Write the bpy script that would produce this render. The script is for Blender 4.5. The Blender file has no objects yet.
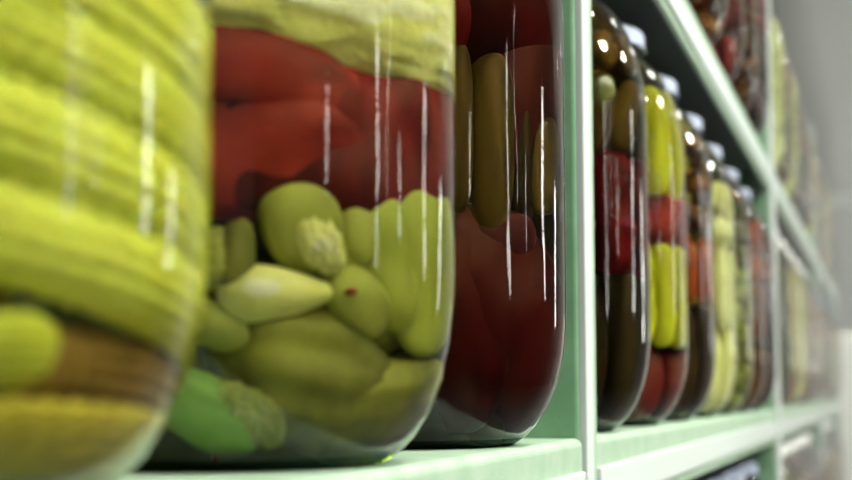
import bpy, math, random
from mathutils import Vector, noise
random.seed(7)
R_ = math.radians
S = bpy.context.scene
COL = S.collection

# ------------------------------------------------------------------ camera
CAMZ = 1.30                      # camera height above the floor
YAW, PITCH, FPX = R_(18.15), R_(6.2), 1400.0
cam = bpy.data.cameras.new('camera'); co = bpy.data.objects.new('camera', cam); COL.objects.link(co)
co.location = (0, 0, CAMZ); co.rotation_euler = (math.pi/2 + PITCH, 0, YAW)
cam.sensor_width = 36; cam.lens = 36*FPX/852
cam.clip_start = 0.01; cam.clip_end = 60
cam.dof.use_dof = True; cam.dof.focus_distance = 0.56; cam.dof.aperture_fstop = 9.5
S.camera = co

# ------------------------------------------------------------------ world, exposure
w = bpy.data.worlds.new('world'); S.world = w; w.use_nodes = True
bg = w.node_tree.nodes['Background']
bg.inputs[0].default_value = (0.92, 0.93, 0.88, 1); bg.inputs[1].default_value = 0.14
S.view_settings.view_transform = 'Standard'; S.view_settings.look = 'None'
S.view_settings.exposure = 0.58; S.view_settings.gamma = 1; S.view_settings.use_curve_mapping = False
S.cycles.use_denoising = True
S.cycles.max_bounces = 10; S.cycles.transparent_max_bounces = 40
S.cycles.diffuse_bounces = 3; S.cycles.glossy_bounces = 4
S.cycles.caustics_reflective = False; S.cycles.caustics_refractive = True; S.cycles.transmission_bounces = 8
S.cycles.sample_clamp_indirect = 16

def area(name, loc, rot, sx, sy, power, col=(1, 1, 1)):
    l = bpy.data.lights.new(name, 'AREA'); l.shape = 'RECTANGLE'; l.size = sx; l.size_y = sy
    l.energy = power; l.color = col
    o = bpy.data.objects.new(name, l); COL.objects.link(o); o.location = loc; o.rotation_euler = rot
    return o
# the round ceiling lamps' light
GLARE_HAZE = 0.36
LAMPS = [(x, y) for x in (.62, 1.6) for y in (-.35, .55, 1.5, 2.7, 4.1, 5.8)]
for x, y in LAMPS:
    l = area('ceiling_lamp_light', (x, y, 2.735), (0, R_(14 if x < 1 else 44), 0), .20, .20, (7 if x < 1 else 15)*(1 if y < 2 else .75 if y < 5 else 2.0), (.97, 1.0, .88)); l.data.shape = 'DISK'; l.data.spread = R_(115)

# ------------------------------------------------------------------ materials
MATS = {}
def pmat(name, col, rough=0.5, spec=0.5, metal=0.0, var=None, scale=30.0, sub=0.0, bump=0.0, bscale=200.0, stretch=(1, 1, 1), coat=0.0):
    if name in MATS: return MATS[name]
    m = bpy.data.materials.new(name); m.use_nodes = True; nt = m.node_tree; n = nt.nodes; L = nt.links
    b = n['Principled BSDF']; b.inputs['Base Color'].default_value = (*col, 1)
    b.inputs['Roughness'].default_value = rough; b.inputs['Specular IOR Level'].default_value = spec
    b.inputs['Metallic'].default_value = metal; b.inputs['Coat Weight'].default_value = coat
    tc = n.new('ShaderNodeTexCoord'); mp = n.new('ShaderNodeMapping'); mp.inputs['Scale'].default_value = stretch
    L.new(tc.outputs['Object'], mp.inputs[0])
    if var:
        t = n.new('ShaderNodeTexNoise'); t.inputs['Scale'].default_value = scale; t.inputs['Detail'].default_value = 4
        L.new(mp.outputs[0], t.inputs[0])
        r = n.new('ShaderNodeValToRGB'); r.color_ramp.elements[0].position = 0.35; r.color_ramp.elements[1].position = 0.65
        r.color_ramp.elements[0].color = (*var, 1); r.color_ramp.elements[1].color = (*col, 1)
        L.new(t.outputs['Fac'], r.inputs[0]); L.new(r.outputs[0], b.inputs['Base Color'])
    if sub:
        b.inputs['Subsurface Weight'].default_value = sub; b.inputs['Subsurface Radius'].default_value = (1, .8, .3)
        b.inputs['Subsurface Scale'].default_value = 0.006
    if bump:
        t2 = n.new('ShaderNodeTexNoise'); t2.inputs['Scale'].default_value = bscale; t2.inputs['Detail'].default_value = 3
        L.new(mp.outputs[0], t2.inputs[0])
        bp = n.new('ShaderNodeBump'); bp.inputs['Strength'].default_value = bump; bp.inputs['Distance'].default_value = 0.001
        L.new(t2.outputs['Fac'], bp.inputs['Height']); L.new(bp.outputs[0], b.inputs['Normal'])
    MATS[name] = m; return m

def glassmat(name, col, fresnel=1.5, wav=0.0, power=1.0):
    """clear thin glass: see-through with a mirror coat that grows towards the edge"""
    if name in MATS: return MATS[name]
    m = bpy.data.materials.new(name); m.use_nodes = True; nt = m.node_tree; n = nt.nodes; L = nt.links
    n.remove(n['Principled BSDF']); out = n['Material Output']
    tr = n.new('ShaderNodeBsdfTransparent'); tr.inputs[0].default_value = (*col, 1)
    gl = n.new('ShaderNodeBsdfGlossy'); gl.inputs['Roughness'].default_value = 0.02; gl.inputs['Color'].default_value = (power, power, power, 1)
    fr = n.new('ShaderNodeFresnel'); fr.inputs['IOR'].default_value = fresnel
    mx = n.new('ShaderNodeMixShader')
    L.new(fr.outputs[0], mx.inputs[0]); L.new(tr.outputs[0], mx.inputs[1]); L.new(gl.outputs[0], mx.inputs[2])
    L.new(mx.outputs[0], out.inputs[0])
    if wav:
        tc = n.new('ShaderNodeTexCoord'); mp = n.new('ShaderNodeMapping'); mp.inputs['Scale'].default_value = (22, 22, 95)
        t = n.new('ShaderNodeTexNoise'); t.inputs['Scale'].default_value = 3.0; t.inputs['Detail'].default_value = 3
        mp2 = n.new('ShaderNodeMapping'); mp2.inputs['Scale'].default_value = (60, 60, 7)
        t2 = n.new('ShaderNodeTexNoise'); t2.inputs['Scale'].default_value = 1.0; t2.inputs['Detail'].default_value = 2
        L.new(tc.outputs['Object'], mp.inputs[0]); L.new(mp.outputs[0], t.inputs[0])
        L.new(tc.outputs['Object'], mp2.inputs[0]); L.new(mp2.outputs[0], t2.inputs[0])
        ad = n.new('ShaderNodeMath'); ad.operation = 'MULTIPLY_ADD'; ad.inputs[1].default_value = 0.12
        L.new(t.outputs['Fac'], ad.inputs[0]); L.new(t2.outputs['Fac'], ad.inputs[2])
        bp = n.new('ShaderNodeBump'); bp.inputs['Strength'].default_value = wav; bp.inputs['Distance'].default_value = 0.002
        L.new(ad.outputs[0], bp.inputs['Height'])
        L.new(bp.outputs[0], gl.inputs['Normal']); L.new(bp.outputs[0], fr.inputs['Normal'])
    MATS[name] = m; return m

def refrmat(name, col, ior, wav):
    m = bpy.data.materials.new(name); m.use_nodes = True; nt = m.node_tree; n = nt.nodes; L = nt.links
    n.remove(n['Principled BSDF']); out = n['Material Output']
    g = n.new('ShaderNodeBsdfGlass'); g.inputs['Color'].default_value = (*col, 1); g.inputs['IOR'].default_value = ior; g.inputs['Roughness'].default_value = 0.015
    L.new(g.outputs[0], out.inputs[0])
    tc = n.new('ShaderNodeTexCoord'); mp = n.new('ShaderNodeMapping'); mp.inputs['Scale'].default_value = (22, 22, 95)
    t = n.new('ShaderNodeTexNoise'); t.inputs['Scale'].default_value = 3.0; t.inputs['Detail'].default_value = 3
    mp2 = n.new('ShaderNodeMapping'); mp2.inputs['Scale'].default_value = (60, 60, 7)
    t2 = n.new('ShaderNodeTexNoise'); t2.inputs['Scale'].default_value = 1.0; t2.inputs['Detail'].default_value = 2
    L.new(tc.outputs['Object'], mp.inputs[0]); L.new(mp.outputs[0], t.inputs[0])
    L.new(tc.outputs['Object'], mp2.inputs[0]); L.new(mp2.outputs[0], t2.inputs[0])
    ad = n.new('ShaderNodeMath'); ad.operation = 'MULTIPLY_ADD'; ad.inputs[1].default_value = 0.12
    L.new(t.outputs['Fac'], ad.inputs[0]); L.new(t2.outputs['Fac'], ad.inputs[2])
    bp = n.new('ShaderNodeBump'); bp.inputs['Strength'].default_value = wav; bp.inputs['Distance'].default_value = 0.002
    L.new(ad.outputs[0], bp.inputs['Height']); L.new(bp.outputs[0], g.inputs['Normal'])
    MATS[name] = m; return m

def emit(name, col, s):
    m = bpy.data.materials.new(name); m.use_nodes = True; nt = m.node_tree; n = nt.nodes
    n.remove(n['Principled BSDF']); e = n.new('ShaderNodeEmission'); e.inputs[0].default_value = (*col, 1); e.inputs[1].default_value = s
    nt.links.new(e.outputs[0], n['Material Output'].inputs[0]); return m

paint = pmat('green_shelf_paint', (.33, .43, .33), .45, var=(.27, .38, .27), scale=60, bump=.12, bscale=900)
paint_side = pmat('green_post_paint', (.19, .36, .21), .45, var=(.15, .30, .17), scale=40, bump=.1, bscale=700)
strip = pmat('white_strip', (.50, .54, .53), .4)
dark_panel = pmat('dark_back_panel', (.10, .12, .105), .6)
wallm = pmat('grey_wall_plaster', (.22, .22, .215), .9, var=(.20, .20, .20), scale=3)
ceilm = pmat('ceiling_plaster', (.36, .36, .35), .9)
floorm = pmat('floor_concrete', (.12, .12, .12), .6, var=(.09, .09, .09), scale=5)
lidm = pmat('lid_enamel', (.26, .29, .40), .4, spec=.4)
lid_white = pmat('lid_enamel_white', (.92, .91, .89), .3, spec=.6)
glass = refrmat('jar_glass', (.99, .995, .985), 1.40, .18)
glass_in = glassmat('jar_glass_inner', (.98, .99, .97), 1.12)
glass_base_shade = refrmat('jar_glass_base_shade', (.30, .46, .36), 1.40, .12)  # green glass, tint darkened to paint in the contact shadow below

# ------------------------------------------------------------------ helpers
def link(name, me, mats, parent=None, loc=None):
    o = bpy.data.objects.new(name, me); COL.objects.link(o)
    for m in (mats if isinstance(mats, (list, tuple)) else [mats]): me.materials.append(m)
    if parent: o.parent = parent
    if loc is not None: o.location = loc
    return o
def tag(o, label=None, cat=None, group=None, kind=None):
    if label: o['label'] = label
    if cat: o['category'] = cat
    if group: o['group'] = group
    if kind: o['kind'] = kind
    return o
def empty(name, loc):
    o = bpy.data.objects.new(name, None); COL.objects.link(o); o.location = loc; o.empty_display_size = .05; return o
def mesh(name, vs, fs, smooth=True, midx=None):
    me = bpy.data.meshes.new(name); me.from_pydata([tuple(v) for v in vs], [], fs); me.update()
    if smooth: me.polygons.foreach_set('use_smooth', [True]*len(me.polygons))
    if midx: me.polygons.foreach_set('material_index', midx)
    return me
def box_mesh(name, x0, x1, y0, y1, z0, z1, bev=0.0):
    import bmesh
    bm = bmesh.new(); bmesh.ops.create_cube(bm, size=1)
    for v in bm.verts:
        v.co = Vector((x0+(x1-x0)*(v.co.x+.5), y0+(y1-y0)*(v.co.y+.5), z0+(z1-z0)*(v.co.z+.5)))
    if bev: bmesh.ops.bevel(bm, geom=bm.edges[:], offset=bev, segments=3, profile=.5, affect='EDGES')
    me = bpy.data.meshes.new(name); bm.to_mesh(me); bm.free(); return me
def extrude_y(name, prof, y0, y1):
    """prism along Y of an (x,z) outline"""
    n = len(prof); vs = [(x, y0, z) for x, z in prof]+[(x, y1, z) for x, z in prof]
    fs = [(i, i+n, (i+1) % n+n, (i+1) % n) for i in range(n)]+[tuple(range(n)), tuple(range(2*n-1, n-1, -1))]
    return mesh(name, vs, fs, smooth=False)
def lathe(name, prof, n=96, midx=None, wob=None):
    vs, fs, mi = [], [], []
    for k, (r, z) in enumerate(prof):
        for i in range(n):
            a = 2*math.pi*i/n; rr = r*(wob(a, z) if wob else 1)
            vs.append((rr*math.cos(a), rr*math.sin(a), z))
    for k in range(len(prof)-1):
        for i in range(n):
            j = (i+1) % n
            fs.append((k*n+i, k*n+j, (k+1)*n+j, (k+1)*n+i)); mi.append(midx[k] if midx else 0)
    c0 = len(vs); vs.append((0, 0, prof[0][1])); vs.append((0, 0, prof[-1][1])); b = (len(prof)-1)*n
    for i in range(n):
        j = (i+1) % n
        fs.append((c0, j, i)); mi.append(midx[0] if midx else 0)
        fs.append((c0+1, b+i, b+j)); mi.append(midx[-1] if midx else 0)
    return mesh(name, vs, fs, True, mi)

# ------------------------------------------------------------------ the place
SH_Z = CAMZ-0.0222               # top of the middle shelf
PITCHZ = 0.332                   # shelf spacing
FRONT = -0.140                   # shelf front plane
JX = -0.203                      # jar centre line
BAY = 1.224; POST0 = 0.668       # near face of the first visible post
JP = 0.16

def struct(name, me, m): return tag(link(name, me, m), kind='structure')
struct('floor', box_mesh('floor', -1.2, 2.6, -2.5, 9, -.1, 0), floorm)
struct('ceiling', box_mesh('ceiling', -1.2, 2.6, -2.5, 9, 2.8, 2.9), ceilm)
struct('wall_left', box_mesh('wall_left', -1.3, -1.2, -2.5, 9, 0, 2.8), wallm)
struct('wall_far', box_mesh('wall_far', -1.2, 2.6, 8.9, 9.0, 0, 2.8), wallm)
struct('trim_1', box_mesh('trim_1', -1.2, 2.6, 8.86, 8.9, 2.42, 2.52, .01), pmat('wall_rail_grey', (.62, .62, .61), .7))
struct('baseboard_far', box_mesh('baseboard_far', -1.2, 2.6, 8.88, 8.9, 0, .1, .004), strip)
# opposite wall with tall narrow windows
WX = 2.45
wins = [(-0.30, .10, 1.72, 2.0), (1.05, .09, 1.42, 2.15), (1.38, .05, 1.70, 2.3), (1.78, .10, 1.62, 1.92), (3.3, .22, 1.5, 2.3), (6.0, .5, 1.3, 2.3)]
ys = [-2.5]
for y, h, a, b in wins: ys += [y-h/2, y+h/2]
ys.append(9)
vs, fs = [], []
def addbox(vs, fs, x0, x1, y0, y1, z0, z1):
    b = len(vs); vs += [(x, y, z) for x in (x0, x1) for y in (y0, y1) for z in (z0, z1)]
    fs += [tuple(b+i for i in f) for f in ((0, 1, 3, 2), (4, 6, 7, 5), (0, 4, 5, 1), (2, 3, 7, 6), (0, 2, 6, 4), (1, 5, 7, 3))]
for i in range(0, len(ys), 2): addbox(vs, fs, WX, WX+.12, ys[i], ys[i+1], 0, 2.8)
for y, h, a, b in wins:
    addbox(vs, fs, WX, WX+.12, y-h/2, y+h/2, 0, a); addbox(vs, fs, WX, WX+.12, y-h/2, y+h/2, b, 2.8)
struct('wall_right', mesh('wall_right', vs, fs, False), pmat('dark_grey_wall', (.06, .06, .058), .8))
day = emit('window_daylit_pane', (1, 1, .95), 9)
for k, (y, h, a, b) in enumerate(wins):
    f = empty('window_%d' % (k+1), (WX+.06, y, a)); f['kind'] = 'structure'
    link('window_pane', box_mesh('pane', -.004, .004, -h/2, h/2, 0, b-a), day, f)
    vs, fs = [], []
    for z in (0, (b-a)*.36, (b-a)*.7, b-a-.03): addbox(vs, fs, -.02, .02, -h/2, h/2, z, z+.03)
    for y2 in (-h/2, h/2-.012): addbox(vs, fs, -.02, .02, y2, y2+.012, 0, b-a)
    link('window_frame', mesh('wf', vs, fs, False), strip, f)

# round ceiling lamps
glow = emit('lamp_diffuser_glow', (1, 1, .96), 9)
WORD = ['first', 'second', 'third', 'fourth', 'fifth', 'sixth']
for k, (x, y) in enumerate(LAMPS):
    e = tag(empty('ceiling_lamp', (x, y, 2.8)), 'round white ceiling lamp, %s from the near end in the row %s' % (WORD[k % 6], 'over the rack side' if x < 1 else 'by the windows'), 'ceiling lamp', 'round ceiling lamps')
    link('housing', lathe('h', [(.085, 0), (.085, -.035), (.080, -.045), (.070, -.045), (.070, -.038), (.001, -.038)], 32), strip, e)
    link('diffuser', lathe('df', [(.068, -.038), (.066, -.048), (.04, -.055), (.001, -.057)], 32), glow, e)

# pale cabinet standing against the far end, seen past the rack
cab = tag(empty('storage_cabinet', (.10, 6.6, 0)), 'tall pale cream cabinet blurred behind the far end of the rack', 'cabinet')
cm = pmat('cabinet_cream', (.86, .86, .80), .6)
link('body', box_mesh('b', -.32, .6, -.25, .25, 0, 1.56, .008), cm, cab)
for x in (-.315, .145): 
    d = link('door', box_mesh('d', x+.004, x+.446, -.275, -.252, .08, 1.54, .004), cm, cab)
    link('handle', box_mesh('hd', x+(.40 if x < 0 else .03), x+(.415 if x < 0 else .045), -.30, -.276, .8, .98, .003), strip, d)

# ------------------------------------------------------------------ the rack
rack = tag(empty('shelving_rack', (0, 0, 0)), 'long pale green steel shelving rack with white front strips holding rows of jars', 'shelving')
TOPZ = SH_Z+PITCHZ+.275
def post(y, zt, pw):
    p = link('post', box_mesh('post', FRONT-.055, FRONT-.001, y, y+pw, 0, zt, .0025), paint_side, rack)
    link('edge_strip', box_mesh('es', FRONT-.002, FRONT+.0025, y+.001, y+(.0165 if pw < .04 else pw-.002), .01, zt-.01, .001), strip, p)
    if pw < .04: link('post_face', box_mesh('pf', FRONT-.002, FRONT+.001, y+.0165, y+.031, .01, zt-.01, .0008), paint, p)
    link('back_post', box_mesh('bp', -.475, -.44, y, y+pw, 0, zt, .002), paint_side, p)
PY = [POST0-1.224, POST0, POST0+1.224, POST0+2.484, POST0+3.744]; PW = [.032, .032, .065, .065, .065]
for y, w_ in zip(PY, PW): post(y, TOPZ+.01, w_)
DEEP = -.44
def shelf(y0, y1, zt):
    f = FRONT; h = .043; r = .004
    pr = [(DEEP, zt)]+[(f-r+r*math.sin(a), zt-r+r*math.cos(a)) for a in [R_(15*i) for i in range(7)]]
    pr += [(f, zt-h+.002), (f-.002, zt-h), (f-.004, zt-h), (f-.004, zt-.012), (DEEP, zt-.012)]
    s = link('shelf_board', extrude_y('shelf', pr[::-1], y0+.001, y1-.001), paint, rack)
    link('price_strip', box_mesh('ps', f-.0005, f+.0022, y0+.003, y1-.003, zt-.0345, zt-.0155, .0008), strip, s)
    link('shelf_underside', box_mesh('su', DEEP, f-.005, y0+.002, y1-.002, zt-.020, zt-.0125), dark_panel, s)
for k in range(4):
    y0 = PY[k]+PW[k]; y1 = PY[k+1]
    for lv in (-3, -2, -1, 0, 1): shelf(y0, y1, SH_Z+lv*PITCHZ)
    link('back_panel', box_mesh('bk', -.455, -.443, y0, y1, .05, TOPZ), dark_panel, rack)

# ------------------------------------------------------------------ the jars
JR = .077; T = .0026
outer = [(.050, .0), (.0545, .0006), (.0590, .0035), (.0640, .0085), (.0690, .0160), (.0730, .0260), (.0757, .0380), (.0768, .0500), (JR, .062),
         (JR, .11), (JR, .172), (.0768, .182), (.0755, .193), (.0725, .204), (.0680, .214), (.0620, .223), (.0545, .2295), (.0490, .2335), (.0475, .237)]
outer = [(r, z if z < .165 else .165+(z-.165)*1.25) for r, z in outer]
UP = .0058
neck = [(.0488, .2505), (.0472, .252), (.0486, .2535), (.0486, .2545), (.0470, .256), (.0470, .2600)]; neck = [(r, z+UP) for r, z in neck]
inner = [(.0445, .2525), (.0445, .2370)]+[(max(.004, r-(.0013 if z > .02 else .0018)), z+(0 if z > .02 else .004*(1-z/.02))) for r, z in outer[::-1][1:]]+[(.02, .0065), (.004, .0070)]
punt = [(.004, .004), (.040, .0035), (.046, .0008)]
prof = punt+outer+neck+[(.02, .2600+UP), (.001, .2600+UP)]
midx = [2]*5+[0]*(len(prof)-6)
glass_me = lathe('jar_body', prof, 112, midx)
for m in (glass, glass_in, glass_base_shade): glass_me.materials.append(m)
kn = lambda a, z: 1+(.008 if .5 < (a*30/math.pi) % 1 else 0)*(1 if z < .2545 else .3)
lid_pr = [(.0492, .2508), (.0515, .2505), (.0520, .2515), (.0518, .2525), (.0508, .2535), (.0508, .2615), (.0498, .2630), (.0478, .2638), (.0455, .2635), (.044, .2625), (.010, .2625), (.001, .2625)]; lid_pr = [(r, z+UP) for r, z in lid_pr]
lid_me = lathe('lid', lid_pr, 120, wob=lambda a, z: 1+(.006*math.cos(40*a) if .253+UP < z < .2625+UP else 0))
def in_r(z):
    pts = outer
    for (a, za), (b, zb) in zip(pts, pts[1:]):
        if za <= z <= zb: return a+(b-a)*(z-za)/(zb-za)
    return .045
brine_pr = [(.002, .0075), (.045, .0065)]+[(in_r(z)-.0015, z) for z in (.0075, .012, .018, .026, .038, .05, .062, .11, .172, .182, .193, .204, .214, .223, .232)]+[(.002, .2325)]
brine_me = lathe('brine', brine_pr, 72)
def brine_mat(name, col):
    return glassmat(name, col, 1.04)
BR = {'yellow': (.97, .97, .68), 'green': (.93, .93, .66), 'dark': (.84, .64, .46), 'amber': (.92, .82, .55), 'clear': (.93, .95, .80)}
JARS = {}
def jar(key, y, z, brine, label, cat_lid=None, group='jars of pickled vegetables on the rack'):
    e = tag(empty('pickle_jar', (JX, y, z)), label, 'jar', group)
    def sub(name, me):
        o = bpy.data.objects.new(name, me); COL.objects.link(o); o.parent = e; return o
    g = sub('glass_body', glass_me); g.rotation_euler = (0, 0, random.random()*6)
    if not lid_me.materials: lid_me.materials.append(lidm)
    l = sub('lid', lid_me)
    if cat_lid:
        l.data = lid_me.copy(); l.data.materials.clear(); l.data.materials.append(cat_lid)
    b = sub('brine', bpy.data.meshes.get('brine_'+brine) or brine_me.copy())
    if b.data.name != 'brine_'+brine:
        b.data.name = 'brine_'+brine; b.data.materials.append(brine_mat('brine_'+brine, BR[brine]))
    JARS[key] = (JX, y, z)
    return e

# ------------------------------------------------------------------ vegetables
RG = .0753                       # how far out a vegetable may lie against the glass
def pix_ray(px, py):
    F = Vector((-math.sin(YAW)*math.cos(PITCH), math.cos(YAW)*math.cos(PITCH), math.sin(PITCH)))
    Rt = Vector((math.cos(YAW), math.sin(YAW), 0)); U = Rt.cross(F)
    return (F*FPX+Rt*(px-426)+U*(240-py)).normalized()
def on_jar(key, px, py, r=RG):
    """azimuth*r and height where the line of sight meets the jar's inside wall"""
    cx, cy, cz = JARS[key]; d = pix_ray(px, py); rr = r
    for _ in range(8):
        a = d.x*d.x+d.y*d.y; b = -(d.x*cx+d.y*cy); c = cx*cx+cy*cy-rr*rr
        disc = b*b-a*c; t = (-b-math.sqrt(max(0, disc)))/a
        p = d*t; z = p.z+CAMZ-cz
        rr = .5*rr+.5*env_r(max(.008, min(z, .2)), r)
    az = math.atan2(p.y-cy, p.x-cx)
    if disc < 0: az += (math.hypot(p.x-cx, p.y-cy)/rr-1)*6
    return az*r, z
def blob(key, c, e1, e2, t, mat, name, n=2.3, ne=2.0, nu=40, nv=32, disp=None, inset=0.0, taper=0.0, dents=0.0, seed=0):
    """a vegetable lying against the glass of a jar, bent to the jar's curve. c, e1, e2 = centre, end, side"""
    pc, p1, p2 = (Vector(on_jar(key, *q)) for q in (c, e1, e2))
    return blob_az(key, pc, p1-pc, p2-pc, t, mat, name, n, ne, nu, nv, disp, inset, taper, dents, seed)
def env_r(z, r):
    """jar's inside radius limit by height"""
    return min(r, in_r(max(.0066, min(z, .240)))-.0017)
def blob_az(key, pc, a1, a2, t, mat, name, n=2.3, ne=2.0, nu=40, nv=32, disp=None, inset=0.0, taper=0.0, dents=0.0, seed=0):
    cx, cy, cz = JARS[key]
    vs, fs = [], []
    def put(u, pr, ph, dv):
        v = pr*math.copysign(abs(math.cos(ph))**(2/ne), math.cos(ph)); w_ = pr*math.copysign(abs(math.sin(ph))**(2/ne), math.sin(ph))
        q = pc+a1*u+a2*v*(1-taper*u)
        z = min(max(q.y, .0076), .230)
        L2 = a2.length
        rr = RG-inset-t*(1-w_*(1-taper*u*.6))+dv
        if dents: rr += dents*(noise.noise(Vector((q.x*45+seed, q.y*45, seed*3.1)))-.35)
        rr = max(.002, rr-(RG-env_r(z, RG)))
        az = q.x/RG
        return (cx+rr*math.cos(az), cy+rr*math.sin(az), cz+z)
    org = None
    for i in range(1, nu):
        u = -math.cos(math.pi*i/nu); pr = max(0, 1-abs(u)**n)**(1/n)
        for j in range(nv):
            ph = 2*math.pi*j/nv
            k = disp(u, ph) if disp else 0
            vs.append(put(u, pr*(1+k), ph, 0))
    for i in range(nu-2):
        for j in range(nv):
            jj = (j+1) % nv
            fs.append((i*nv+j, i*nv+jj, (i+1)*nv+jj, (i+1)*nv+j))
    vs.append(put(-1, 0, 0, 0)); vs.append(put(1, 0, 0, 0)); A = len(vs)-2; b = (nu-2)*nv
    for j in range(nv):
        jj = (j+1) % nv
        fs.append((A, jj, j)); fs.append((A+1, b+j, b+jj))
    cen = sum((Vector(v) for v in vs), Vector())/len(vs)
    return link(name, mesh(name, [Vector(v)-cen for v in vs], fs), mat, None, cen)

corn_m = pmat('corn_yellow', (.88, .92, .26), .5, spec=.25, var=(.70, .72, .14), scale=45, sub=.3)
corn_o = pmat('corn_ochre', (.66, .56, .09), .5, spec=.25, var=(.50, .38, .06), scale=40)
def cob_disp(nk, nrow):
    def f(u, ph):
        a = abs(math.sin(nk*u*math.pi/2)); b = abs(math.sin(nrow*ph/2))
        return -.17*(1-min(1, a*1.15))-.2*(1-min(1, b*1.15))
    return f
def cob(key, c, e1, e2, t, mat, label, nk=46, inset=0, n=5):
    o = blob(key, c, e1, e2, t, mat, 'corn_cob', n=n, nu=nk*6, nv=112, disp=cob_disp(nk, 13), inset=inset)
    return tag(o, label, 'corn cob', 'corn cobs in the nearest jar')

RED = pmat('pepper_red', (.34, .030, .030), .5, spec=.2, var=(.13, .008, .012), scale=26, stretch=(1, 1, 1.8), bump=.7, bscale=70)
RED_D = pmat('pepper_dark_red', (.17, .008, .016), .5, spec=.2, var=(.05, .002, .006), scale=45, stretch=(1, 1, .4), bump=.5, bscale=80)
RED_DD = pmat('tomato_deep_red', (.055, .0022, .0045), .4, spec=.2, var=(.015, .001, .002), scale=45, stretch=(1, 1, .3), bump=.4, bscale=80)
ORANGE = pmat('pepper_orange', (.40, .085, .02), .4, var=(.25, .045, .015), scale=40)
YEL = pmat('pepper_yellow', (.68, .70, .05), .4, spec=.3, var=(.40, .36, .03), scale=35, stretch=(1, 1, .3), sub=.1)
PALE = pmat('cauliflower_cream', (.93, .90, .50), .6, spec=.2, var=(.78, .76, .32), scale=60, bump=.6, bscale=300, sub=.2)
PALEG = pmat('onion_pale_green', (.42, .43, .12), .45, spec=.25, var=(.20, .21, .05), scale=38, stretch=(1, 1, .7), sub=.2, bump=.3, bscale=90)
LIME = pmat('pepper_lime', (.37, .40, .085), .45, spec=.25, var=(.24, .25, .045), scale=40, stretch=(1.6, 1.6, .3), sub=.2, bump=.3, bscale=90)
GREEN_GLOW = pmat('brine_green_glow', (.27, .50, .09), .35, var=(.18, .38, .06), scale=30)  # colour of the lit green seen through clear brine
SQ = pmat('squash_olive', (.26, .25, .055), .5, spec=.25, var=(.085, .085, .018), scale=34, bump=.4, bscale=100)
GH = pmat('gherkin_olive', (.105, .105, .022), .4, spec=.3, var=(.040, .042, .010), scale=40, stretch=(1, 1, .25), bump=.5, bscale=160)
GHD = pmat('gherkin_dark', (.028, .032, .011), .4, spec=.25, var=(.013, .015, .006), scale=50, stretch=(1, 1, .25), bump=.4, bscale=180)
OLV = pmat('olive_green', (.17, .15, .03), .35, var=(.09, .08, .018), scale=30)
BRN = pmat('mushroom_brown', (.17, .075, .03), .35, var=(.07, .03, .015), scale=40)
BRND = pmat('aubergine_brown', (.035, .020, .014), .4, spec=.25, var=(.016, .010, .008), scale=40)
PINK = pmat('beet_purple', (.28, .06, .09), .35, var=(.18, .035, .06), scale=40)

# middle shelf, first bay
jar('a1', .229, SH_Z, 'yellow', 'nearest jar, packed with yellow corn cobs, at the left edge')
jar('a2', .403, SH_Z, 'green', 'second nearest jar, red pepper slabs above pale green squash')
jar('a3', .564, SH_Z, 'dark', 'third nearest jar, dark, gherkins over deep red peppers, beside the first post')

cob('a1', (152, 2), (226, 112), (180, -42), .0095, corn_m, 'yellow corn cob at the top right of the nearest jar', 16)
cob('a1', (66, 42), (216, 186), (88, -2), .009, corn_m, 'long yellow corn cob second from the top of the nearest jar', 25)
cob('a1', (64, 138), (217, 262), (84, 88), .0095, corn_m, 'long yellow corn cob across the upper middle of the nearest jar', 25)
cob('a1', (66, 240), (213, 330), (82, 192), .0095, corn_m, 'thick yellow corn cob across the middle of the nearest jar', 24)
cob('a1', (-40, 343), (69, 343), (-40, 301), .010, corn_m, 'short yellow corn cob end above the bottom cob of the nearest jar', 20)
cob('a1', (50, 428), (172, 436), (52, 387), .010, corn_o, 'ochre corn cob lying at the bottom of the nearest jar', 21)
cob('a1', (-10, -40), (90, 20), (10, -78), .010, corn_m, 'yellow corn cob cut off by the top left corner of the frame', 21)
cob('a1', (120, 352), (200, 372), (118, 312), .009, pmat('corn_gap_shade', (.34, .20, .05), .5, var=(.22, .12, .03), scale=40), 'brown corn cob added as the dark gap between the short cob and the bottom cob', 21, inset=.010)  # brown paints in the shade of the gap between the cobs
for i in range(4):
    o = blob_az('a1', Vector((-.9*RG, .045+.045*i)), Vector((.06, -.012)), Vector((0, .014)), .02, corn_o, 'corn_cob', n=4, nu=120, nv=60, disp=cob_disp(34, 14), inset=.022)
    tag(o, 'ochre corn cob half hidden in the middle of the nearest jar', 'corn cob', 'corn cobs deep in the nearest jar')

def veg(key, c, e1, e2, t, mat, name, label, cat, **k):
    return tag(blob(key, c, e1, e2, t, mat, name, **k), label, cat)
bumpy = lambda am, f1, f2: (lambda u, ph: am*(noise.noise(Vector((u*f1, math.cos(ph)*f2, math.sin(ph)*f2)))))
ribs = lambda am, nn: (lambda u, ph: am*(abs(math.cos(nn*ph/2))-.5))
knob = lambda am, f: (lambda u, ph: am*(.5-noise.cell(Vector((u*f, math.cos(ph)*f, math.sin(ph)*f))))*.5+am*noise.noise(Vector((u*f, math.cos(ph)*f, math.sin(ph)*f))))
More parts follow.
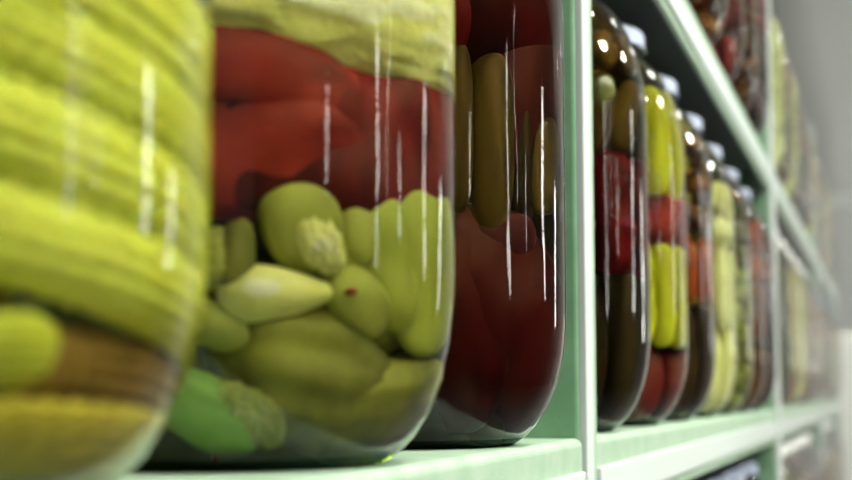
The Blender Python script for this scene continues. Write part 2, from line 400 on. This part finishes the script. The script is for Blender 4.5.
# second jar
veg('a2', (395, 4), (472, 52), (372, 66), .012, PALE, 'cauliflower_floret', 'cream cauliflower floret at the top right of the second jar', 'cauliflower', disp=knob(.12, 5), n=3, nu=60, nv=60)
veg('a2', (250, -66), (345, -60), (246, -24), .012, PALE, 'cauliflower_floret', 'cream cauliflower floret over the big red pepper in the second jar', 'cauliflower', disp=knob(.1, 5), n=3, nu=60, nv=60)
veg('a2', (262, 64), (374, 104), (256, 106), .008, RED, 'red_pepper', 'large red pepper slab just under the cream floret in the second jar', 'red pepper', n=2.5, ne=2.2, dents=.003, seed=2, nu=60, nv=60)
veg('a2', (272, 148), (388, 156), (266, 216), .009, RED, 'red_pepper', 'broad red pepper slab folded beneath the top red slab in the second jar', 'red pepper', n=2.9, ne=2.4, dents=.005, seed=12, inset=.0015, nu=60, nv=60)
veg('a2', (402, 142), (460, 148), (400, 222), .011, RED_D, 'red_pepper', 'darker red pepper piece at the right of the big one in the second jar', 'red pepper', n=3, ne=2.6, dents=.005, seed=5, inset=.001, nu=60, nv=60)
veg('a2', (312, 222), (356, 232), (306, 172), .009, PALEG, 'onion', 'round pale green onion below the red pepper in the second jar', 'onion', dents=.006, seed=8)
veg('a2', (238, 256), (238, 294), (258, 252), .006, SQ, 'cucumber_slice', 'curved olive cucumber slice left of the onion in the second jar', 'cucumber slice', n=3)
veg('a2', (216, 256), (216, 288), (231, 254), .005, PALEG, 'cauliflower_floret', 'small pale green floret beside the cucumber slice in the second jar', 'cauliflower', disp=knob(.2, 6), inset=.001)
clove = veg('a2', (290, 291), (354, 290), (288, 266), .008, PALE, 'chili_pepper', 'bright cream pointed chili lying across the middle of the second jar', 'chili pepper', taper=.6, dents=.003)
tip = blob('a2', (353, 291), (359, 291), (353, 287), .002, pmat('chili_stem_red', (.30, .04, .02)), 'stem', nu=12, nv=12)
tip.location -= clove.location; tip.parent = clove; tip['label'] = 'red brown stem tip'
veg('a2', (388, 285), (392, 352), (440, 290), .010, SQ, 'green_pepper', 'dark olive pepper piece behind the upright lime slices of the second jar', 'pepper', inset=.006, dents=.006, seed=21)
veg('a2', (402, 262), (410, 330), (420, 258), .006, LIME, 'green_pepper', 'upright lime pepper slice below the dark red pepper in the second jar', 'pepper', n=3, dents=.005, seed=3, nu=50)
veg('a2', (438, 268), (436, 352), (452, 268), .007, LIME, 'green_pepper', 'slim lime pepper slice against the right wall of the second jar', 'pepper', n=2.6, dents=.005, seed=7, nu=50)
veg('a2', (372, 232), (384, 262), (388, 220), .005, PALEG, 'onion', 'small pale onion piece right under the dark red pepper in the second jar', 'onion', dents=.004, seed=9, inset=.002)
veg('a2', (330, 364), (412, 384), (318, 432), .014, SQ, 'pattypan_squash', 'large olive pattypan squash low in the second jar', 'squash', disp=lambda u, ph: .045*math.cos(9*ph)+.12*noise.noise(Vector((u*2.2, math.cos(ph)*2, 3))), n=2.1, nu=60, nv=72, dents=.006, seed=14)
veg('a2', (412, 392), (448, 372), (404, 430), .012, SQ, 'pattypan_squash', 'smaller olive squash at the lower right wall of the second jar', 'squash', disp=ribs(.09, 10), inset=.004)
veg('a2', (206, 408), (262, 428), (200, 368), .008, GREEN_GLOW, 'green_pepper', 'added green piece painting the lit green brine at the lower left of the second jar', 'pepper', n=2.8)  # made-up piece, its green stands in for the glow of lit brine
veg('a2', (252, 412), (290, 424), (246, 386), .006, LIME, 'cauliflower_floret', 'knobbly lime floret at the bottom of the second jar', 'cauliflower', disp=knob(.28, 8), nu=60, nv=60)
veg('a2', (215, 322), (262, 336), (212, 296), .009, PALEG, 'onion', 'pale green onion wedge above the green glow piece in the second jar', 'onion', dents=.004, inset=.002)
veg('a2', (326, 243), (350, 250), (322, 218), .006, PALE, 'cauliflower_floret', 'small bright cream floret beside the round onion in the second jar', 'cauliflower', disp=knob(.3, 6), nu=50, nv=50)
veg('a2', (372, 300), (396, 330), (352, 318), .008, PALEG, 'onion', 'pale onion piece above the large squash in the second jar', 'onion', dents=.005, seed=11)
# third jar
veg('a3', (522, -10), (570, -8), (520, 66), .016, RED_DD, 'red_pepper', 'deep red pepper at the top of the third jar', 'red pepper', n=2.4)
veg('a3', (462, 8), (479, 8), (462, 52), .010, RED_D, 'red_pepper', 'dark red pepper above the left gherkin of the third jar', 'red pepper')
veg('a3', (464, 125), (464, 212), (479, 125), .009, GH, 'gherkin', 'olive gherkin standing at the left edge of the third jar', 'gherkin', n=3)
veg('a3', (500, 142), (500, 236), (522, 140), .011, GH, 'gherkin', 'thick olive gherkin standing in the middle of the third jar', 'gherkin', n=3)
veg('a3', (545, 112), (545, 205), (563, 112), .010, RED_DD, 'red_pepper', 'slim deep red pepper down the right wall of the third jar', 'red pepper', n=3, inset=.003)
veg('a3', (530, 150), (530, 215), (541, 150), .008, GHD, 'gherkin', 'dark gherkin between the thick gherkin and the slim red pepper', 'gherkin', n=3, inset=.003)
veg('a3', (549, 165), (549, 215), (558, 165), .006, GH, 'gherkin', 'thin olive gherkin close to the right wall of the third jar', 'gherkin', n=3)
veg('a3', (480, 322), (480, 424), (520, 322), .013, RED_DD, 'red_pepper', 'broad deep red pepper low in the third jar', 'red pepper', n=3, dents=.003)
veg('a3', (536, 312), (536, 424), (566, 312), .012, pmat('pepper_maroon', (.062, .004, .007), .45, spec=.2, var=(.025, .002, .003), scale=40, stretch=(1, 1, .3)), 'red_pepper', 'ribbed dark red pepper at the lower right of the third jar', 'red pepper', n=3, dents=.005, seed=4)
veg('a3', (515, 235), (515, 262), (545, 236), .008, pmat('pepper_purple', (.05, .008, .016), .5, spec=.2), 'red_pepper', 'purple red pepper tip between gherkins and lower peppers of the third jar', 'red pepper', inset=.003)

# ---- kinds copied around
def lathe_veg(name, prof, n, wob=None): return lathe(name, prof, n, wob=wob)
def stretch_me(name, L, r, n=20, m=16, p=3.0, bend=0.0, rough=.06, seed=0, cobk=0):
    vs, fs = [], []
    for i in range(1, m):
        u = -math.cos(math.pi*i/m); pr = (1-abs(u)**p)**(1/p)
        for j in range(n):
            a = 2*math.pi*j/n
            k = 1+rough*noise.noise(Vector((u*4+seed, 1.6*math.cos(a), 1.6*math.sin(a))))
            if cobk: k -= .08*(1-abs(math.sin(cobk*u*1.57)))+.08*(1-abs(math.sin(5*a)))
            vs.append((r*pr*k*math.cos(a)+bend*(u*u-.4), r*pr*k*math.sin(a), L*u))
    for i in range(m-2):
        for j in range(n):
            jj = (j+1) % n; fs.append((i*n+j, i*n+jj, (i+1)*n+jj, (i+1)*n+j))
    vs += [(bend*.6, 0, -L), (bend*.6, 0, L)]; A = len(vs)-2; b = (m-2)*n
    for j in range(n):
        jj = (j+1) % n; fs.append((A, jj, j)); fs.append((A+1, b+j, b+jj))
    return mesh(name, vs, fs)
def tomato_me(r, sq=.85, rb=0.0, nr=6):
    pr = []
    for i in range(15):
        a = -math.pi/2+math.pi*i/14
        z = r*sq*math.sin(a)-(.18*r*math.exp(-(math.cos(a)/.25)**2) if a > 1 else 0)
        pr.append((max(.0003, r*math.cos(a)), z))
    return lathe('tomato', pr, 28, wob=(lambda a, z: 1+rb*math.cos(nr*a)) if rb else None)
def mush_me(r):
    return lathe('mushroom', [(.001, -.9*r), (.35*r, -.88*r), (.33*r, -.2*r), (.6*r, -.28*r), (.98*r, -.1*r), (r, .05*r), (.9*r, .4*r), (.6*r, .66*r), (.001, .75*r)], 24)
def flor_me(r):
    import bmesh
    bm = bmesh.new(); bmesh.ops.create_icosphere(bm, subdivisions=4, radius=r)
    for v in bm.verts:
        d = v.co.normalized(); k = 1+.16*(1-abs(noise.noise(d*4.5))*3)*(1 if d.z > -.3 else .3)+.05*noise.noise(d*12)
        v.co = d*r*k
        if d.z < -.3: v.co.x *= .7; v.co.y *= .7; v.co.z *= 1.2
    me = bpy.data.meshes.new('floret'); bm.to_mesh(me); bm.free()
    me.polygons.foreach_set('use_smooth', [True]*len(me.polygons)); return me
KIND = {  # name, category, mesh, half height, radius, upright
    'gherkin': ('gherkin', 'gherkin', stretch_me('gherkin', .036, .0125, p=3.2, bend=.002, rough=.12), .036, .0125),
    'gherkin_s': ('gherkin', 'gherkin', stretch_me('gherkin_s', .022, .0115, p=2.8, bend=.001, rough=.12, seed=4), .022, .0115),
    'strip': ('pepper_strip', 'pepper strip', stretch_me('strip', .034, .0100, p=3.5, bend=.003, rough=.25, seed=2), .034, .010),
    'chili': ('chili_pepper', 'chili pepper', stretch_me('chili', .030, .0075, p=2.0, bend=.004, rough=.2, seed=6), .030, .0085),
    'corn': ('baby_corn', 'baby corn', stretch_me('baby_corn', .032, .0088, n=40, m=60, p=2.6, cobk=14), .032, .009),
    'tomato': ('tomato', 'tomato', tomato_me(.0175), .0155, .0175),
    'pepper': ('red_pepper', 'red pepper', tomato_me(.021, 1.15, .07, 4), .024, .021),
    'pepper_l': ('red_pepper', 'red pepper', stretch_me('long_pepper', .034, .0150, p=3.0, rough=.35, seed=9), .034, .015),
    'olive': ('olive', 'olive', stretch_me('olive', .0115, .0095, p=2.0, rough=.0), .0115, .0095),
    'plum': ('plum_tomato', 'tomato', stretch_me('plum', .019, .0145, p=2.2, rough=.05), .019, .0145),
    'mushroom': ('mushroom', 'mushroom', mush_me(.0150), .0135, .0150),
    'floret': ('cauliflower_floret', 'cauliflower', flor_me(.0150), .016, .0165),
    'squash': ('pattypan_squash', 'squash', tomato_me(.0185, .6, .09, 9), .0115, .0195),
}
MESHC = {}
def kmesh(kind, mat):
    k = (kind, mat.name)
    if k not in MESHC:
        me = KIND[kind][2].copy(); me.materials.clear(); me.materials.append(mat); MESHC[k] = me
    return MESHC[k]
def place(jx, y, z, kind, mat, az, r, zc, label, group, scale=1.0, tilt=0.0):
    nm, cat = KIND[kind][:2]
    o = bpy.data.objects.new(nm, kmesh(kind, mat)); COL.objects.link(o)
    o.location = (jx+r*math.cos(az), y+r*math.sin(az), z+zc)
    o.rotation_euler = (tilt*math.sin(az), -tilt*math.cos(az)+random.uniform(-.04, .04), az+math.pi)
    if KIND[kind][3] < .025: o.rotation_euler = (random.uniform(-.5, .5), random.uniform(-.5, .5), random.uniform(0, 6))
    o.scale = (scale,)*2+(scale,)
    return tag(o, label, cat, group)
def layers(key, spec, where, full=False):
    """spec: (kind, material, colour words, z0, z1) from the bottom up"""
    cx, cy, cz = JARS[key]
    az0 = math.atan2(-cy*.75, -cx)          # between towards the aisle and towards the near end
    for kind, mat, words, z0, z1 in spec:
        hh, rad = KIND[kind][3:5]
        nl = max(1, round((z1-z0)/(2*hh*.93))); sc = min(1.25, (z1-z0)/(nl*2*hh*.95))
        rr = rad*min(sc, 1.12)
        lab = '%s %s in %s' % (words, KIND[kind][0].replace('_', ' '), where)
        for l in range(nl):
            zc = z0+(z1-z0)*(l+.5)/nl
            rt = min(env_r(max(zc-hh*.6*sc, .008), RG), env_r(min(zc+hh*.6*sc, .23), RG))
            rt = min(rt, env_r(zc+hh*sc*.8, RG)+.004, RG)
            ring = rt-rr-.0006
            step = 2*math.asin(min(.99, rr/ring))*1.02
            off = (l % 2)*step/2+random.uniform(0, .3)
            m = int(math.pi*(2 if full else 1.15 if key[0] == 'b' else .9)/step)
            for i in range(m):
                az = az0+off+(i-(m-1)/2)*step
                o = place(cx, cy, cz, kind, mat, az, ring, zc, lab, '%ss in %s' % (KIND[kind][0].replace('_', ' '), where), 1)
                o.scale = (rr/rad, rr/rad, sc)
            if full and ring-rr > rr*.8:
                o = place(cx, cy, cz, kind, mat, 0, 0, zc, 'hidden core '+lab, None, 1); o['label'] = lab; o['group'] = '%ss in %s' % (KIND[kind][0].replace('_', ' '), where)
                o.scale = (min(1.3, (ring-rr)/rad),)*2+(sc,)

# far sides of the near jars, seen through the gaps
def core(key, kind, mat, zs, label):
    cx, cy, cz = JARS[key]
    for z in zs:
        for a in (0.3, 2.4, 4.5):
            place(cx, cy, cz, kind, mat, a+z*20, .022, z, label, label+'s').scale = (1.1, 1.1, 1.1)
core('a2', 'squash', SQ, (.03, .06, .09), 'olive squash deep inside the second jar')
core('a2', 'pepper', RED_D, (.125, .175), 'red pepper deep inside the second jar')
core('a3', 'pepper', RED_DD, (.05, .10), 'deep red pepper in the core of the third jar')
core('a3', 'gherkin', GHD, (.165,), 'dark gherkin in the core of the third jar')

# middle shelf beyond the first post
B2 = POST0+.117
mid = [
 ('first jar beyond the near post', 'dark', [('gherkin', GHD, 'dark green', .008, .088), ('pepper_l', RED_D, 'dark red', .088, .153), ('gherkin_s', GH, 'olive', .153, .197), ('olive', OLV, 'olive green', .199, .222)]),
 ('second jar beyond the near post', 'yellow', [('plum', RED_D, 'dark red', .008, .053), ('strip', YEL, 'bright yellow', .053, .118), ('plum', RED, 'bright red', .118, .152), ('strip', YEL, 'bright yellow', .152, .222)]),
 ('third jar beyond the near post', 'amber', [('gherkin', BRND, 'dark brown', .008, .088), ('chili', ORANGE, 'orange red', .090, .140), ('mushroom', BRN, 'brown', .140, .222)]),
 ('fourth jar beyond the near post', 'clear', [('corn', PALE, 'pale yellow', .008, .145), ('floret', PALE, 'cream', .145, .205)]),
 ('fifth jar beyond the near post', 'clear', [('squash', PALEG, 'pale green', .008, .15), ('olive', OLV, 'olive green', .15, .21)]),
 ('sixth jar beyond the near post', 'amber', [('strip', BRN, 'brown', .008, .14), ('tomato', ORANGE, 'orange', .14, .21)]),
 ('seventh jar beyond the near post', 'dark', [('gherkin', BRND, 'dark brown', .008, .15), ('plum', BRN, 'brown', .15, .21)]),
]
for i, (wd, br, sp) in enumerate(mid):
    k = 'b%d' % i
    jar(k, B2+JP*i, SH_Z, br, '%s on the middle shelf, holding %s %ss' % (wd, sp[-1][2], KIND[sp[-1][0]][0].replace('_', ' ')))
    layers(k, sp, 'the '+wd, full=(i < 1))
ORD = ['first', 'second', 'third', 'fourth', 'fifth', 'sixth', 'seventh']
PALEY = pmat('corn_pale_yellow', (.74, .76, .30), .5, var=(.56, .58, .14), scale=40)
PAL = {
 'Y': ('clear', [('corn', PALEY, 'pale yellow', .008, .22)]),
 'O': ('amber', [('pepper_l', ORANGE, 'orange', .008, .05), ('strip', YEL, 'yellow', .05, .21)]),
 'N': ('dark', [('gherkin', BRND, 'dark brown', .008, .13), ('tomato', PINK, 'purple', .13, .21)]),
 'P': ('clear', [('floret', PALE, 'cream', .008, .21)]),
 'R': ('amber', [('plum', RED_D, 'dark red', .008, .13), ('tomato', ORANGE, 'orange', .13, .21)]),
 'B': ('amber', [('mushroom', BRN, 'brown', .008, .12), ('plum', PINK, 'purple', .12, .21)]),
 'G': ('green', [('gherkin', GH, 'olive', .008, .21)]),
}
def row(prefix, y0, z, codes, words, skip=0, lid=None):
    for i, c in enumerate(codes):
        if i < skip: continue
        br, sp = PAL[c]; k = '%s%d' % (prefix, i)
        wd = '%s jar of %s' % (ORD[i], words)
        jar(k, y0+JP*i, z, br, '%s, filled with %s %ss' % (wd, sp[0][2], KIND[sp[0][0]][0].replace('_', ' ')), lid)
        layers(k, sp, 'the '+wd)
row('c', PY[2]+PW[2]+.085, SH_Z, 'GOYONRO', 'the middle row past the second post', lid=lid_white)
row('d', PY[3]+PW[3]+.085, SH_Z, 'NROBPRN', 'the middle row past the third post')
row('e', B2, SH_Z+PITCHZ, 'GGRBRBN', 'the upper row above the near jars', skip=3)
row('f', PY[2]+PW[2]+.085, SH_Z+PITCHZ, 'YBYBNRP', 'the upper row past the second post', lid=lid_white)
row('g', PY[3]+PW[3]+.085, SH_Z+PITCHZ, 'NOOPRBN', 'the upper row past the third post')
row('h', B2, SH_Z-PITCHZ, 'GGNNNBN', 'the lower row under the near jars', skip=3)
row('i', PY[2]+PW[2]+.085, SH_Z-PITCHZ, 'PROBRNB', 'the lower row past the second post', lid=lid_white)
row('j', PY[3]+PW[3]+.085, SH_Z-PITCHZ, 'ROBNPRN', 'the lower row past the third post', lid=lid_white)

# haze box added along the rack for the veiling glare at its far end
hz = box_mesh('haze', -.118, .40, 1.35, 4.6, .55, 2.1)
hm = bpy.data.materials.new('glare_haze'); hm.use_nodes = True; nt = hm.node_tree; nt.nodes.remove(nt.nodes['Principled BSDF'])
vs_ = nt.nodes.new('ShaderNodeVolumeScatter'); vs_.inputs['Density'].default_value = GLARE_HAZE; vs_.inputs['Anisotropy'].default_value = .3
nt.links.new(vs_.outputs[0], nt.nodes['Material Output'].inputs['Volume'])
tag(link('haze', hz, hm), 'added pale haze box giving the veiling glare at the far end of the aisle', 'haze', kind='stuff')
